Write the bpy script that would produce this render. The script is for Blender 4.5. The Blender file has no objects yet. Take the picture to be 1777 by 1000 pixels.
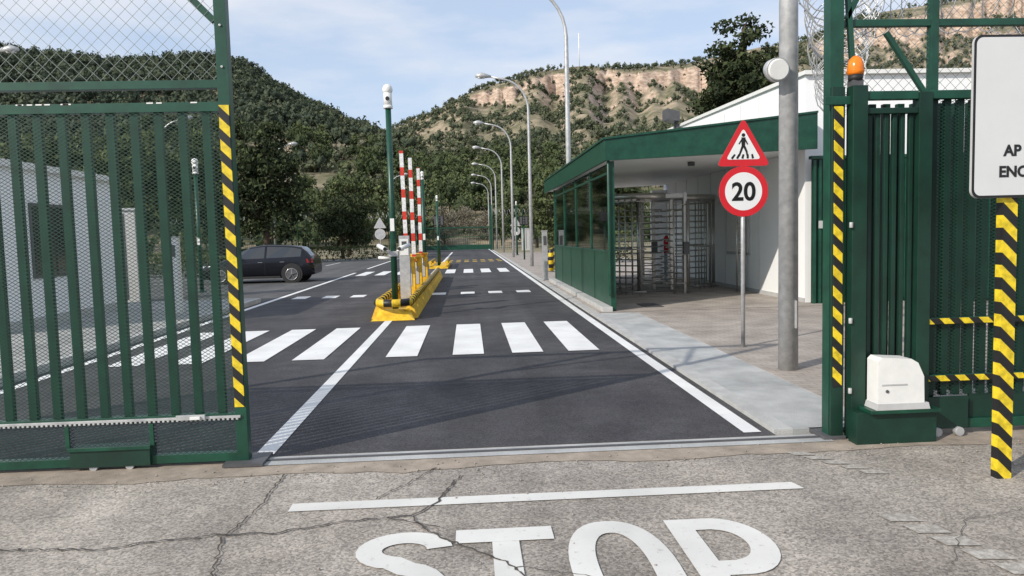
import bpy, math, random
import numpy as np
from mathutils import Vector, Matrix, noise
random.seed(7); np.random.seed(7)
R=random.uniform
scene=bpy.context.scene
COL=scene.collection

# ------------------------------------------------------------ materials
def nodes_of(m):
    m.use_nodes=True
    return m.node_tree.nodes,m.node_tree.links
def mat(name,c,rough=0.6,metal=0.0,var=0.12,scale=4.0,bump=0.0,bscale=60.0,c2=None,detail=5,alpha=None,spec=None):
    m=bpy.data.materials.new(name);N,L=nodes_of(m)
    b=N['Principled BSDF'];b.inputs['Roughness'].default_value=rough;b.inputs['Metallic'].default_value=metal
    if spec is not None:b.inputs['Specular IOR Level'].default_value=spec
    tc=N.new('ShaderNodeTexCoord');n=N.new('ShaderNodeTexNoise');n.inputs['Scale'].default_value=scale;n.inputs['Detail'].default_value=detail
    n.inputs['Roughness'].default_value=0.65
    L.new(tc.outputs['Object'],n.inputs['Vector'])
    r=N.new('ShaderNodeValToRGB');L.new(n.outputs['Fac'],r.inputs['Fac'])
    a=[max(0,x*(1-var)) for x in c];d=[min(1,x*(1+var)) for x in (c2 or c)]
    r.color_ramp.elements[0].position=0.3;r.color_ramp.elements[1].position=0.7
    r.color_ramp.elements[0].color=(*a,1);r.color_ramp.elements[1].color=(*d,1)
    L.new(r.outputs['Color'],b.inputs['Base Color'])
    if bump>0:
        n2=N.new('ShaderNodeTexNoise');n2.inputs['Scale'].default_value=bscale;n2.inputs['Detail'].default_value=3
        L.new(tc.outputs['Object'],n2.inputs['Vector'])
        bp=N.new('ShaderNodeBump');bp.inputs['Strength'].default_value=bump;bp.inputs['Distance'].default_value=0.02
        L.new(n2.outputs['Fac'],bp.inputs['Height']);L.new(bp.outputs['Normal'],b.inputs['Normal'])
    return m
def asphalt(name,c,spk,patch_c,stain=0.5,sscale=220):
    m=bpy.data.materials.new(name);N,L=nodes_of(m);b=N['Principled BSDF']
    b.inputs['Roughness'].default_value=0.85;b.inputs['Specular IOR Level'].default_value=0.3
    tc=N.new('ShaderNodeTexCoord')
    def nz(s,d,r=0.6):
        n=N.new('ShaderNodeTexNoise');n.inputs['Scale'].default_value=s;n.inputs['Detail'].default_value=d;n.inputs['Roughness'].default_value=r
        L.new(tc.outputs['Object'],n.inputs['Vector']);return n
    n1=nz(0.55,6,0.6);r1=N.new('ShaderNodeValToRGB');L.new(n1.outputs['Fac'],r1.inputs['Fac'])
    r1.color_ramp.elements[0].position=.35;r1.color_ramp.elements[1].position=.68
    r1.color_ramp.elements[0].color=(*c,1);r1.color_ramp.elements[1].color=(*patch_c,1)
    v=N.new('ShaderNodeTexVoronoi');v.inputs['Scale'].default_value=sscale*0.5;L.new(tc.outputs['Object'],v.inputs['Vector'])
    mx=N.new('ShaderNodeMix');mx.data_type='RGBA';mx.blend_type='MULTIPLY';mx.inputs[0].default_value=spk
    sp=N.new('ShaderNodeSeparateColor');L.new(v.outputs['Color'],sp.inputs[0])
    mr=N.new('ShaderNodeMapRange');mr.inputs[3].default_value=0.35;mr.inputs[4].default_value=1.75;L.new(sp.outputs[0],mr.inputs[0])
    L.new(r1.outputs['Color'],mx.inputs[6]);L.new(mr.outputs[0],mx.inputs[7])
    n3=nz(2.3,8,0.7);r3=N.new('ShaderNodeMapRange');r3.inputs[1].default_value=.35;r3.inputs[2].default_value=.6;r3.inputs[3].default_value=1-stain*.5;r3.inputs[4].default_value=1.08
    L.new(n3.outputs['Fac'],r3.inputs[0])
    m2=N.new('ShaderNodeMix');m2.data_type='RGBA';m2.blend_type='MULTIPLY';m2.inputs[0].default_value=1
    L.new(mx.outputs[2],m2.inputs[6]);L.new(r3.outputs[0],m2.inputs[7])
    mp=N.new('ShaderNodeMapping');mp.inputs['Scale'].default_value=(1.1,.05,1);L.new(tc.outputs['Object'],mp.inputs['Vector'])
    n4=N.new('ShaderNodeTexNoise');n4.inputs['Scale'].default_value=1.0;n4.inputs['Detail'].default_value=4;L.new(mp.outputs[0],n4.inputs['Vector'])
    r4=N.new('ShaderNodeMapRange');r4.inputs[1].default_value=.3;r4.inputs[2].default_value=.7;r4.inputs[3].default_value=.8;r4.inputs[4].default_value=1.25;L.new(n4.outputs['Fac'],r4.inputs[0])
    m3=N.new('ShaderNodeMix');m3.data_type='RGBA';m3.blend_type='MULTIPLY';m3.inputs[0].default_value=1
    L.new(m2.outputs[2],m3.inputs[6]);L.new(r4.outputs[0],m3.inputs[7]);L.new(m3.outputs[2],b.inputs['Base Color'])
    bp=N.new('ShaderNodeBump');bp.inputs['Strength'].default_value=.5;bp.inputs['Distance'].default_value=.006
    L.new(sp.outputs[0],bp.inputs['Height']);L.new(bp.outputs['Normal'],b.inputs['Normal'])
    return m
def paint(name,c,under,amount=0.5,scale=14):
    m=bpy.data.materials.new(name);N,L=nodes_of(m);b=N['Principled BSDF'];b.inputs['Roughness'].default_value=0.7
    tc=N.new('ShaderNodeTexCoord');n=N.new('ShaderNodeTexNoise');n.inputs['Scale'].default_value=scale;n.inputs['Detail'].default_value=9;n.inputs['Roughness'].default_value=.75
    L.new(tc.outputs['Object'],n.inputs['Vector']);r=N.new('ShaderNodeValToRGB');L.new(n.outputs['Fac'],r.inputs['Fac'])
    r.color_ramp.elements[0].position=amount-.07;r.color_ramp.elements[0].color=(*under,1)
    r.color_ramp.elements[1].position=amount+.05;r.color_ramp.elements[1].color=(*c,1)
    n2=N.new('ShaderNodeTexNoise');n2.inputs['Scale'].default_value=1.7;n2.inputs['Detail'].default_value=6;L.new(tc.outputs['Object'],n2.inputs['Vector'])
    mr=N.new('ShaderNodeMapRange');mr.inputs[1].default_value=.3;mr.inputs[2].default_value=.65;mr.inputs[3].default_value=.82;mr.inputs[4].default_value=1;L.new(n2.outputs['Fac'],mr.inputs[0])
    m2=N.new('ShaderNodeMix');m2.data_type='RGBA';m2.blend_type='MULTIPLY';m2.inputs[0].default_value=1
    L.new(r.outputs['Color'],m2.inputs[6]);L.new(mr.outputs[0],m2.inputs[7]);L.new(m2.outputs[2],b.inputs['Base Color']);return m
def stripes(name,vec,freq,ca,cb,rough=.5,duty=.5):
    m=bpy.data.materials.new(name);N,L=nodes_of(m);b=N['Principled BSDF'];b.inputs['Roughness'].default_value=rough
    tc=N.new('ShaderNodeTexCoord');d=N.new('ShaderNodeVectorMath');d.operation='DOT_PRODUCT';d.inputs[1].default_value=[k*freq for k in vec]
    L.new(tc.outputs['Object'],d.inputs[0]);f=N.new('ShaderNodeMath');f.operation='FRACT';L.new(d.outputs['Value'],f.inputs[0])
    g=N.new('ShaderNodeMath');g.operation='GREATER_THAN';g.inputs[1].default_value=duty;L.new(f.outputs[0],g.inputs[0])
    mx=N.new('ShaderNodeMix');mx.data_type='RGBA';mx.inputs[6].default_value=(*ca,1);mx.inputs[7].default_value=(*cb,1);L.new(g.outputs[0],mx.inputs[0])
    n=N.new('ShaderNodeTexNoise');n.inputs['Scale'].default_value=25;n.inputs['Detail'].default_value=5;L.new(tc.outputs['Object'],n.inputs['Vector'])
    mr=N.new('ShaderNodeMapRange');mr.inputs[1].default_value=.3;mr.inputs[2].default_value=.6;mr.inputs[3].default_value=.6;mr.inputs[4].default_value=1;L.new(n.outputs['Fac'],mr.inputs[0])
    m2=N.new('ShaderNodeMix');m2.data_type='RGBA';m2.blend_type='MULTIPLY';m2.inputs[0].default_value=1
    L.new(mx.outputs[2],m2.inputs[6]);L.new(mr.outputs[0],m2.inputs[7]);L.new(m2.outputs[2],b.inputs['Base Color']);return m
def glass(name,tint,refl=.2):
    m=bpy.data.materials.new(name);N,L=nodes_of(m);N.remove(N['Principled BSDF']);o=N['Material Output']
    t=N.new('ShaderNodeBsdfTransparent');t.inputs[0].default_value=(*tint,1)
    g=N.new('ShaderNodeBsdfGlossy');g.inputs['Roughness'].default_value=.04;g.inputs[0].default_value=(.9,.95,.95,1)
    lw=N.new('ShaderNodeLayerWeight');lw.inputs[0].default_value=refl
    mx=N.new('ShaderNodeMixShader');L.new(lw.outputs['Fresnel'],mx.inputs[0]);L.new(t.outputs[0],mx.inputs[1]);L.new(g.outputs[0],mx.inputs[2]);L.new(mx.outputs[0],o.inputs[0]);return m
def foliage(name,dark,light,rough=.75,trans=True):
    m=bpy.data.materials.new(name);N,L=nodes_of(m);b=N['Principled BSDF'];b.inputs['Roughness'].default_value=rough;b.inputs['Specular IOR Level'].default_value=.2
    a=N.new('ShaderNodeAttribute');a.attribute_name='tint'  # tint mixes random leaf tone with painted self-shading
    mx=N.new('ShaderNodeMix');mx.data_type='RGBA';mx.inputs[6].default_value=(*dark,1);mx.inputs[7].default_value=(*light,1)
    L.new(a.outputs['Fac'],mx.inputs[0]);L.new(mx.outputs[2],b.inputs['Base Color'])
    return m
M={}
M['green']=mat('green_paint',(.006,.05,.03),.38,0,.25,6,c2=(.008,.06,.035))
M['green_d']=mat('dark_green_paint',(.005,.032,.02),.45,0,.3,5)
M['mesh']=mat('green_wire',(.008,.04,.027),.5,0,.2,5)
M['galv']=mat('galvanised_steel',(.42,.43,.44),.45,.35,.15,9,c2=(.5,.5,.5))
M['steel']=mat('stainless_steel',(.5,.48,.45),.3,.8,.1,8)
M['wire']=mat('razor_steel',(.5,.5,.5),.4,.6,.1,8)
M['link']=mat('chain_link_wire',(.16,.19,.18),.5,.3,.1,8)
M['white']=mat('white_panel',(.84,.85,.86),.5,0,.02,1.2)
M['white2']=mat('white_plastic',(.74,.74,.72),.4,0,.06,8)
M['grey']=mat('grey_plastic',(.45,.45,.45),.5,0,.1,6)
M['dgrey']=mat('dark_grey',(.08,.08,.085),.5,0,.2,6)
M['black']=mat('black_rubber',(.015,.015,.016),.6,0,.2,10)
M['yellow']=mat('yellow_paint',(.7,.4,.02),.5,0,.25,7,c2=(.78,.5,.03))
M['red']=mat('red_sign',(.62,.02,.03),.4,0,.06,5)
M['signw']=mat('sign_white',(.8,.8,.8),.35,0,.03,3)
M['signg']=mat('sign_board_grey',(.6,.61,.61),.4,0,.04,3)
M['signk']=mat('sign_black',(.01,.01,.01),.4,0,.05,3)
M['orange']=mat('beacon_orange',(.8,.2,.01),.2,0,.15,20)
M['hazard']=stripes('hazard_tape',(1,0,1),6.6,(.78,.58,.02),(.012,.012,.012))
M['hazard2']=stripes('hazard_tape_thin',(-1,0,-1),6.6,(.78,.58,.02),(.012,.012,.012))
M['hazy']=stripes('hazard_bumper',(0,1,0),2.4,(.78,.5,.02),(.012,.012,.012),duty=.45)
M['hazx']=stripes('hazard_front',(1,0,0),3.1,(.78,.5,.02),(.012,.012,.012))
M['hazz']=stripes('hazard_bollard',(0,0,1),3.3,(.8,.55,.02),(.012,.012,.012))
M['arm']=stripes('barrier_arm_paint',(0,0,1),1.9,(.8,.8,.8),(.65,.04,.02),duty=.62)
M['asph_new']=asphalt('new_asphalt',(.046,.045,.05),.6,(.082,.08,.084),.5)
M['asph_old']=asphalt('old_asphalt',(.275,.245,.215),.6,(.35,.32,.285),.45,170)
M['asph_far']=asphalt('side_asphalt',(.08,.08,.082),.5,(.11,.108,.108),.3)
M['pw']=paint('road_paint',(.78,.78,.77),(.36,.36,.36),.36)
M['pw_old']=paint('old_road_paint',(.7,.69,.66),(.42,.39,.36),.37,24)
M['pw_worn']=paint('worn_road_paint',(.5,.47,.43),(.32,.295,.265),.52,30)
M['py']=paint('yellow_road_paint',(.6,.4,.05),(.2,.15,.05),.45)
M['conc']=mat('concrete',(.34,.35,.35),.85,0,.2,1.6,.25,70,c2=(.43,.435,.43),detail=8)
M['kerb']=mat('kerb_concrete',(.42,.42,.41),.85,0,.2,3,.3,60)
M['crack']=mat('crack_dark',(.07,.06,.053),.95,0,.3,20)
M['dust']=mat('dusty_edge',(.31,.26,.21),.95,0,.35,5,.3,90,detail=9)
M['pebble']=mat('pebble',(.3,.27,.24),.9,0,.3,9)
M['tyre']=mat('tyre',(.02,.02,.02),.8,0,.2,10)
M['rim']=mat('alloy_rim',(.45,.45,.47),.3,.8,.05,5)
M['car']=mat('car_paint',(.012,.013,.018),.15,.3,.05,3)
M['carglass']=mat('car_glass',(.03,.035,.04),.05,0,.05,3,spec=.9)
M['lightred']=mat('tail_light',(.4,.01,.01),.2,0,.05,3)
M['lightw']=mat('head_light',(.6,.6,.62),.15,.3,.05,3)
M['glass']=glass('booth_glass',(.72,.82,.78),.32)
M['bark']=mat('bark',(.09,.065,.045),.9,0,.3,6,.5,30)
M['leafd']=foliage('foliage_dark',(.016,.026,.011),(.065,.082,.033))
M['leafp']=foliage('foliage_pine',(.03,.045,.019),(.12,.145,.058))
M['leafl']=foliage('foliage_shaded_hill',(.042,.058,.038),(.092,.112,.064))  # left hill's shade and bluish distance haze painted into the leaf colours
M['leafh']=foliage('foliage_hill',(.055,.072,.044),(.16,.172,.094))  # distance haze painted in: leaf colours lifted and made bluer
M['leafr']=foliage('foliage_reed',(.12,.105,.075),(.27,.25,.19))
def paver(name,c1,c2,mortar):
    m=bpy.data.materials.new(name);N,L=nodes_of(m);b=N['Principled BSDF'];b.inputs['Roughness'].default_value=.85
    tc=N.new('ShaderNodeTexCoord');bk=N.new('ShaderNodeTexBrick');bk.inputs['Scale'].default_value=3.4
    bk.inputs['Color1'].default_value=(*c1,1);bk.inputs['Color2'].default_value=(*c2,1);bk.inputs['Mortar'].default_value=(*mortar,1)
    bk.inputs['Mortar Size'].default_value=.018;bk.inputs['Brick Width'].default_value=.7;bk.inputs['Row Height'].default_value=.34
    L.new(tc.outputs['Object'],bk.inputs['Vector'])
    n=N.new('ShaderNodeTexNoise');n.inputs['Scale'].default_value=1.8;n.inputs['Detail'].default_value=7;L.new(tc.outputs['Object'],n.inputs['Vector'])
    mr=N.new('ShaderNodeMapRange');mr.inputs[1].default_value=.3;mr.inputs[2].default_value=.7;mr.inputs[3].default_value=.72;mr.inputs[4].default_value=1.15;L.new(n.outputs['Fac'],mr.inputs[0])
    m2=N.new('ShaderNodeMix');m2.data_type='RGBA';m2.blend_type='MULTIPLY';m2.inputs[0].default_value=1
    L.new(bk.outputs['Color'],m2.inputs[6]);L.new(mr.outputs[0],m2.inputs[7]);L.new(m2.outputs[2],b.inputs['Base Color']);return m
M['paver']=paver('pavers',(.35,.305,.27),(.4,.355,.315),(.23,.21,.19))
M['paver2']=paver('pavers_grey',(.33,.33,.32),(.37,.365,.36),(.22,.22,.21))
def soil():
    m=bpy.data.materials.new('hill_soil');N,L=nodes_of(m);b=N['Principled BSDF'];b.inputs['Roughness'].default_value=.95;b.inputs['Specular IOR Level'].default_value=.1
    tc=N.new('ShaderNodeTexCoord');g=N.new('ShaderNodeNewGeometry')
    def nz(s,d,vec=None):
        n=N.new('ShaderNodeTexNoise');n.inputs['Scale'].default_value=s;n.inputs['Detail'].default_value=d;n.inputs['Roughness'].default_value=.72
        L.new(vec or tc.outputs['Object'],n.inputs['Vector']);return n
    n=nz(.07,10);r=N.new('ShaderNodeValToRGB');L.new(n.outputs['Fac'],r.inputs['Fac'])
    e=r.color_ramp.elements;e[0].position=.38;e[0].color=(.10,.105,.058,1);e[1].position=.64;e[1].color=(.39,.315,.23,1)
    k=e.new(.5);k.color=(.2,.178,.12,1)
    mp=N.new('ShaderNodeMapping');mp.inputs['Scale'].default_value=(.14,.14,.5);L.new(tc.outputs['Object'],mp.inputs['Vector'])
    n2=nz(1,8,mp.outputs[0]);r2=N.new('ShaderNodeValToRGB');L.new(n2.outputs['Fac'],r2.inputs['Fac'])
    e=r2.color_ramp.elements;e[0].position=.38;e[0].color=(.27,.19,.14,1);e[1].position=.62;e[1].color=(.6,.48,.39,1)
    sp=N.new('ShaderNodeSeparateXYZ');L.new(g.outputs['Normal'],sp.inputs[0])
    mr=N.new('ShaderNodeMapRange');mr.inputs[1].default_value=.8;mr.inputs[2].default_value=.64;L.new(sp.outputs['Z'],mr.inputs[0])
    mx=N.new('ShaderNodeMix');mx.data_type='RGBA';L.new(mr.outputs[0],mx.inputs[0]);L.new(r.outputs[0],mx.inputs[6]);L.new(r2.outputs[0],mx.inputs[7])
    L.new(mx.outputs[2],b.inputs['Base Color']);return m
M['soil']=soil()
M['earth']=mat('dry_earth',(.2,.165,.11),.95,0,.35,.3,c2=(.24,.21,.13),detail=8)

# ------------------------------------------------------------ mesh builder
class MB:
    def __init__(s,name): s.n=name;s.v=[];s.f=[];s.m=[];s.ml=[];s.sm=[]
    def mi(s,k):
        if k not in s.ml:s.ml.append(k)
        return s.ml.index(k)
    def face(s,pts,k,smooth=False):
        b=len(s.v);s.v+= [tuple(p) for p in pts];s.f.append(tuple(range(b,b+len(pts))));s.m.append(s.mi(k));s.sm.append(smooth)
    def box(s,x0,x1,y0,y1,z0,z1,k,top=None):
        b=len(s.v);s.v+=[(x0,y0,z0),(x1,y0,z0),(x1,y1,z0),(x0,y1,z0),(x0,y0,z1),(x1,y0,z1),(x1,y1,z1),(x0,y1,z1)]
        for i,q in enumerate([(0,3,2,1),(4,5,6,7),(0,1,5,4),(1,2,6,5),(2,3,7,6),(3,0,4,7)]):
            s.f.append(tuple(b+j for j in q));s.m.append(s.mi(top if (top and i==1) else k));s.sm.append(False)
    def hexa(s,p,k):
        b=len(s.v);s.v+=[tuple(q) for q in p]
        for q in [(0,3,2,1),(4,5,6,7),(0,1,5,4),(1,2,6,5),(2,3,7,6),(3,0,4,7)]:
            s.f.append(tuple(b+j for j in q));s.m.append(s.mi(k));s.sm.append(False)
    def beam(s,p0,p1,w,k,h=None):
        p0=Vector(p0);p1=Vector(p1);d=(p1-p0).normalized();up=Vector((0,0,1)) if abs(d.z)<.95 else Vector((0,1,0))
        a=d.cross(up).normalized()*w/2;c=d.cross(a).normalized()*(h or w)/2
        s.hexa([p0-a-c,p0+a-c,p0+a+c,p0-a+c,p1-a-c,p1+a-c,p1+a+c,p1-a+c],k)
    def tube(s,path,r,k,n=8,caps=True,smooth=True):
        path=[Vector(p) for p in path];rs=r if isinstance(r,(list,tuple)) else [r]*len(path)
        b=len(s.v);prev=None
        for i,p in enumerate(path):
            d=(path[min(i+1,len(path)-1)]-path[max(i-1,0)]).normalized()
            if prev is None:
                up=Vector((0,0,1)) if abs(d.z)<.9 else Vector((0,1,0));a=d.cross(up).normalized()
            else:
                a=(prev-d*prev.dot(d)).normalized()
            prev=a;c=d.cross(a)
            for j in range(n):
                t=2*math.pi*j/n;s.v.append(tuple(p+(a*math.cos(t)+c*math.sin(t))*rs[i]))
        mi=s.mi(k)
        for i in range(len(path)-1):
            for j in range(n):
                s.f.append((b+i*n+j,b+i*n+(j+1)%n,b+(i+1)*n+(j+1)%n,b+(i+1)*n+j));s.m.append(mi);s.sm.append(smooth)
        if caps:
            s.f.append(tuple(b+j for j in range(n))[::-1]);s.m.append(mi);s.sm.append(False)
            q=b+(len(path)-1)*n;s.f.append(tuple(q+j for j in range(n)));s.m.append(mi);s.sm.append(False)
    def sphere(s,c,r,k,nu=12,nv=8,sz=1):
        b=len(s.v);mi=s.mi(k)
        for i in range(nv+1):
            ph=math.pi*i/nv
            for j in range(nu):
                t=2*math.pi*j/nu;s.v.append((c[0]+r*math.sin(ph)*math.cos(t),c[1]+r*math.sin(ph)*math.sin(t),c[2]+r*sz*math.cos(ph)))
        for i in range(nv):
            for j in range(nu):
                s.f.append((b+i*nu+j,b+(i+1)*nu+j,b+(i+1)*nu+(j+1)%nu,b+i*nu+(j+1)%nu));s.m.append(mi);s.sm.append(True)
    def rect(s,x0,x1,y0,y1,z,k): s.face([(x0,y0,z),(x1,y0,z),(x1,y1,z),(x0,y1,z)],k)
    def mesh_panel(s,x0,x1,z0,z1,y,pitch,slope,w,k,ax='x',dirv=None):
        W=x1-x0;H=z1-z0
        def P(a,z,off):
            if dirv is None:return (x0+a,y+off,z0+z)
            return (dirv[0].x+dirv[1].x*a,dirv[0].y+dirv[1].y*a,z0+z)
        for sg in (1,-1):
            n=int((W+H/slope)/pitch)+2
            for i in range(n):
                a0=i*pitch-H/slope
                zs=max(0,-a0*slope);ze=min(H,(W-a0)*slope)
                if ze<=zs:continue
                A=a0+zs/slope;B=a0+ze/slope
                if sg<0:A=W-A;B=W-B
                off=.002*sg
                dx=B-A;dz=ze-zs;l=math.hypot(dx,dz);nx=-dz/l*w/2;nz=dx/l*w/2
                p=[P(A+nx,zs+nz,off),P(A-nx,zs-nz,off),P(B-nx,ze-nz,off),P(B+nx,ze+nz,off)]
                s.face(p,k)
    def build(s,origin=None,parent=None,bevel=0):
        me=bpy.data.meshes.new(s.n);
        v=np.array(s.v,dtype=float)
        if origin is None:
            mn=v.min(0);mx=v.max(0);origin=((mn[0]+mx[0])/2,(mn[1]+mx[1])/2,mn[2])
        v=v-np.array(origin)
        me.from_pydata(v.tolist(),[],s.f)
        for k in s.ml:me.materials.append(M[k])
        me.polygons.foreach_set('material_index',s.m);me.polygons.foreach_set('use_smooth',s.sm);me.update()
        o=bpy.data.objects.new(s.n,me);o.location=origin;COL.objects.link(o)
        if parent:o.parent=parent;o.location=Vector(origin)-parent.location
        if bevel:
            bv=o.modifiers.new('b','BEVEL');bv.width=bevel;bv.segments=2;bv.limit_method='ANGLE'
        return o
def text(body,x,y,z,size,k,parent,name='lettering',bold=0.0,align='LEFT',sx=1.0):
    c=bpy.data.curves.new(name,'FONT');c.body=body;c.size=size;c.offset=bold;c.extrude=.001;c.align_x=align
    o=bpy.data.objects.new(name,c);COL.objects.link(o);c.materials.append(M[k]);o.rotation_euler=(math.pi/2,0,0);o.scale=(sx,1,1)
    o.parent=parent;o.location=Vector((x,y,z))-parent.location;return o

# ------------------------------------------------------------ ground, roads
g=MB('ground');g.rect(-2500,2500,-300,3000,-.03,'earth');g.build(origin=(0,0,0))
a=MB('old_road');a.rect(-30,30,-30,5.18,0,'asph_old');a.build(origin=(0,0,0))
a=MB('driveway');a.rect(-5.4,2.32,5.18,100,0,'asph_new');a.build(origin=(0,0,0))
a=MB('car_park');a.rect(-40,-5.4,19.4,54,0,'asph_far');a.rect(-5.4,2.4,100,130,-.004,'asph_far')
a.rect(-40,-5.4,54,56,-.01,'conc');a.build(origin=(0,0,0))
a=MB('gate_track');
xs=np.arange(-12,9.01,.12);prev=None
for x in xs:
    w=5.0+.09*noise.noise(Vector((x*1.1,0,0)))+.05*noise.noise(Vector((x*5,3,0)))
    if prev:a.face([(prev[0],prev[1],.004),(x,w,.004),(x,5.44,.004),(prev[0],5.44,.004)],'dust')
    prev=(x,w)
a.rect(-1.5,2.66,5.22,5.42,.008,'conc')
a.box(-12,2.9,5.318,5.345,.0085,.018,'dgrey')
a.box(-1.78,-1.5,5.2,5.48,.009,.03,'dgrey');a.build()
s=MB('gravel')
for i in range(420):
    x=R(-4.5,5);y=5.0+random.gauss(-.05,.12) if R(0,1)<.7 else R(3.3,5)
    q=R(.003,.009);s.sphere((x,y,q*.6+.004),q,'pebble',5,3,.7)
s.build()
s=MB('pavement')
s.box(2.32,2.47,5.5,100,-.1,.035,'kerb')
s.box(2.47,3.2,5.5,14.0,-.1,.03,'conc');s.box(3.2,12,5.5,14.0,-.1,.034,'paver')
s.box(2.47,9,14.0,60,-.1,.05,'paver')
for yy in np.arange(7,14,1.4):s.box(2.471,3.199,yy,yy+.01,.0305,.0312,'kerb')
s.build(origin=(0,0,0))
s=MB('pavement');s.box(-20,-5.52,5.5,19.2,-.1,.1,'paver2');s.box(-5.52,-5.4,5.5,19.32,-.1,.11,'kerb');s.box(-20,-5.52,19.2,19.32,-.1,.11,'kerb')
s.build(origin=(0,0,0))
# markings
z=.006
l=MB('lane_marking')
l.rect(-1.64,-1.5,5.5,14.2,z,'pw');l.rect(2.1,2.24,5.55,100,z,'pw');l.rect(-5.27,-5.13,5.5,34,z,'pw')
l.rect(-5.27,-5.13,38,100,z,'pw');l.rect(-1.64,-1.5,31,37,z,'pw');l.rect(-1.64,-1.5,42,70,z,'pw')
for yy in np.arange(24,52,2.6): l.rect(-16,-11.5,yy,yy+.1,z,'pw')
for xx in np.arange(-16,-6,2.5): l.rect(xx,xx+.1,44,49,z,'pw')
l.build(origin=(0,0,0))
l=MB('crosswalk')
for x in (-4.78,-3.97,-3.16,-2.38,-1.15,-.26,.54,1.3):l.rect(x,x+.42,9.8,13.15,z+.003,'pw')
l.build(origin=(0,0,0))
l=MB('crosswalk')
for x in (-4.8,-4.0,-3.2,-2.4,-1.05,-.26,.5,1.28):l.rect(x,x+.42,31.2,34.6,z+.003,'pw')
l.build(origin=(0,0,0))
l=MB('stop_line')
for x in (-4.8,-4.0,-3.25,-2.4,-1.05,-.26,.5,1.28):l.rect(x,x+.38,20.0,20.75,z,'pw')
for x in np.arange(-1.3,2.0,.5):l.rect(x,x+.28,44,45,z,'py');l.rect(x,x+.28,46.5,47.5,z,'py')
l.build(origin=(0,0,0))
l=MB('stop_line')
l.face([(-1.11,4.3,z),(2.0,4.29,z),(1.97,4.41,z),(-1.11,4.43,z)],'pw_old')
for i in range(5):
    x=2.2+i*.07;yy=5.02-i*.11;l.face([(x,yy,z),(x+.14,yy-.02,z),(x+.17,yy-.1,z),(x+.03,yy-.08,z)],'pw_worn')
for i in range(6):
    x=2.2+i*.05;yy=3.85-i*.16;l.face([(x,yy,z),(x+.17,yy-.02,z),(x+.19,yy-.13,z),(x+.02,yy-.11,z)],'pw_worn')
l.build(origin=(0,0,0))
def ribbon(mb,outer,inner,zz,k,closed=False):
    n=len(outer)
    for i in range(n if closed else n-1):
        j=(i+1)%n;mb.face([(*outer[i],zz),(*outer[j],zz),(*inner[j],zz),(*inner[i],zz)],k)
t=MB('stop_road_lettering');zz=.007;k='pw_old';Y1=3.90;Y0=2.80
t.rect(-.115,.40,Y1-.17,Y1,zz,k);t.rect(.075,.215,Y0,Y1-.171,zz,k)
def ell(cx,cy,rx,ry,n=40,p=2.3):
    out=[]
    for i in range(n):
        th=2*math.pi*i/n;c,s_=math.cos(th),math.sin(th)
        out.append((cx+rx*math.copysign(abs(c)**(2/p),c),cy+ry*math.copysign(abs(s_)**(2/p),s_)))
    return out
ribbon(t,ell(.70,3.36,.26,.57),ell(.70,3.36,.125,.41),zz,k,True)
q=1.02
t.rect(q,q+.135,Y0,Y1,zz,k)
o=[(q+.135,Y1),(q+.24,Y1)]+[(q+.24+.24*math.sin(u),3.565+.335*math.cos(u)) for u in np.linspace(.1,math.pi-.1,16)]+[(q+.24,3.23),(q+.135,3.23)]
i_=[(q+.135,Y1-.15),(q+.22,Y1-.15)]+[(q+.22+.125*math.sin(u),3.565+.18*math.cos(u)) for u in np.linspace(.1,math.pi-.1,16)]+[(q+.22,3.38),(q+.135,3.38)]
ribbon(t,o,i_,zz,k)
P=[];sx0=-.375
for u in np.linspace(.05,math.pi*1.0,14):P.append((sx0+.18*math.cos(u),3.685+.15*math.sin(u)))
for u in np.linspace(math.pi,math.pi*1.42,6)[1:]:P.append((sx0+.18*math.cos(u),3.685+.15*math.sin(u)))
for u in np.linspace(math.pi*.45,-math.pi*.95,16):P.append((sx0+.18*math.cos(u),3.2+.27*math.sin(u)))
O=[];I=[]
for i,p in enumerate(P):
    a_=P[max(0,i-1)];b_=P[min(len(P)-1,i+1)];dx,dy=b_[0]-a_[0],b_[1]-a_[1];n_=math.hypot(dx,dy);nx,ny=-dy/n_,dx/n_
    O.append((p[0]+nx*.066,p[1]+ny*.07));I.append((p[0]-nx*.066,p[1]-ny*.07))
ribbon(t,O,I,zz,k)
t.build(origin=(0,0,0))
# cracks
c=MB('road_cracks')
def crack(pts,w):
    P=[]
    for i in range(len(pts)-1):
        a_=Vector(pts[i]);b_=Vector(pts[i+1]);n=max(3,int((b_-a_).length/.035))
        for j in range(n):
            P.append(a_.lerp(b_,j/n)+Vector((R(-1,1),R(-1,1)))*.014)
    P.append(Vector(pts[-1]))
    for i in range(len(P)-1):
        d=(P[i+1]-P[i]).normalized();nn=Vector((-d.y,d.x));w1=w*R(.35,1.3);w2=w*R(.35,1.3)
        c.face([(*(P[i]-nn*w1/2),.0095),(*(P[i+1]-nn*w2/2),.0095),(*(P[i+1]+nn*w2/2),.0095),(*(P[i]+nn*w1/2),.0095)],'crack')
crack([(-4,3.7),(-2.5,3.93),(-2.0,3.88),(-1.42,4.0),(-1.1,3.98),(-.8,4.1),(-.37,4.15),(-.23,4.36),(-.1,4.82)],.014)
crack([(-1.2,3.1),(-1.27,3.5),(-1.37,3.95),(-1.3,4.4),(-1.3,5.0)],.011)
crack([(-.37,4.13),(-.28,3.92),(-.04,3.66),(.18,3.43),(.3,3.1)],.014)
crack([(-.62,4.44),(-.45,4.7),(-.27,5.0)],.01)
crack([(-.5,4.12),(-.3,4.02),(-.2,3.95)],.009)
crack([(.18,3.43),(.5,3.3),(.9,3.1)],.006)
crack([(2.2,3.2),(2.6,3.7),(3.3,3.9)],.004)
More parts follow.
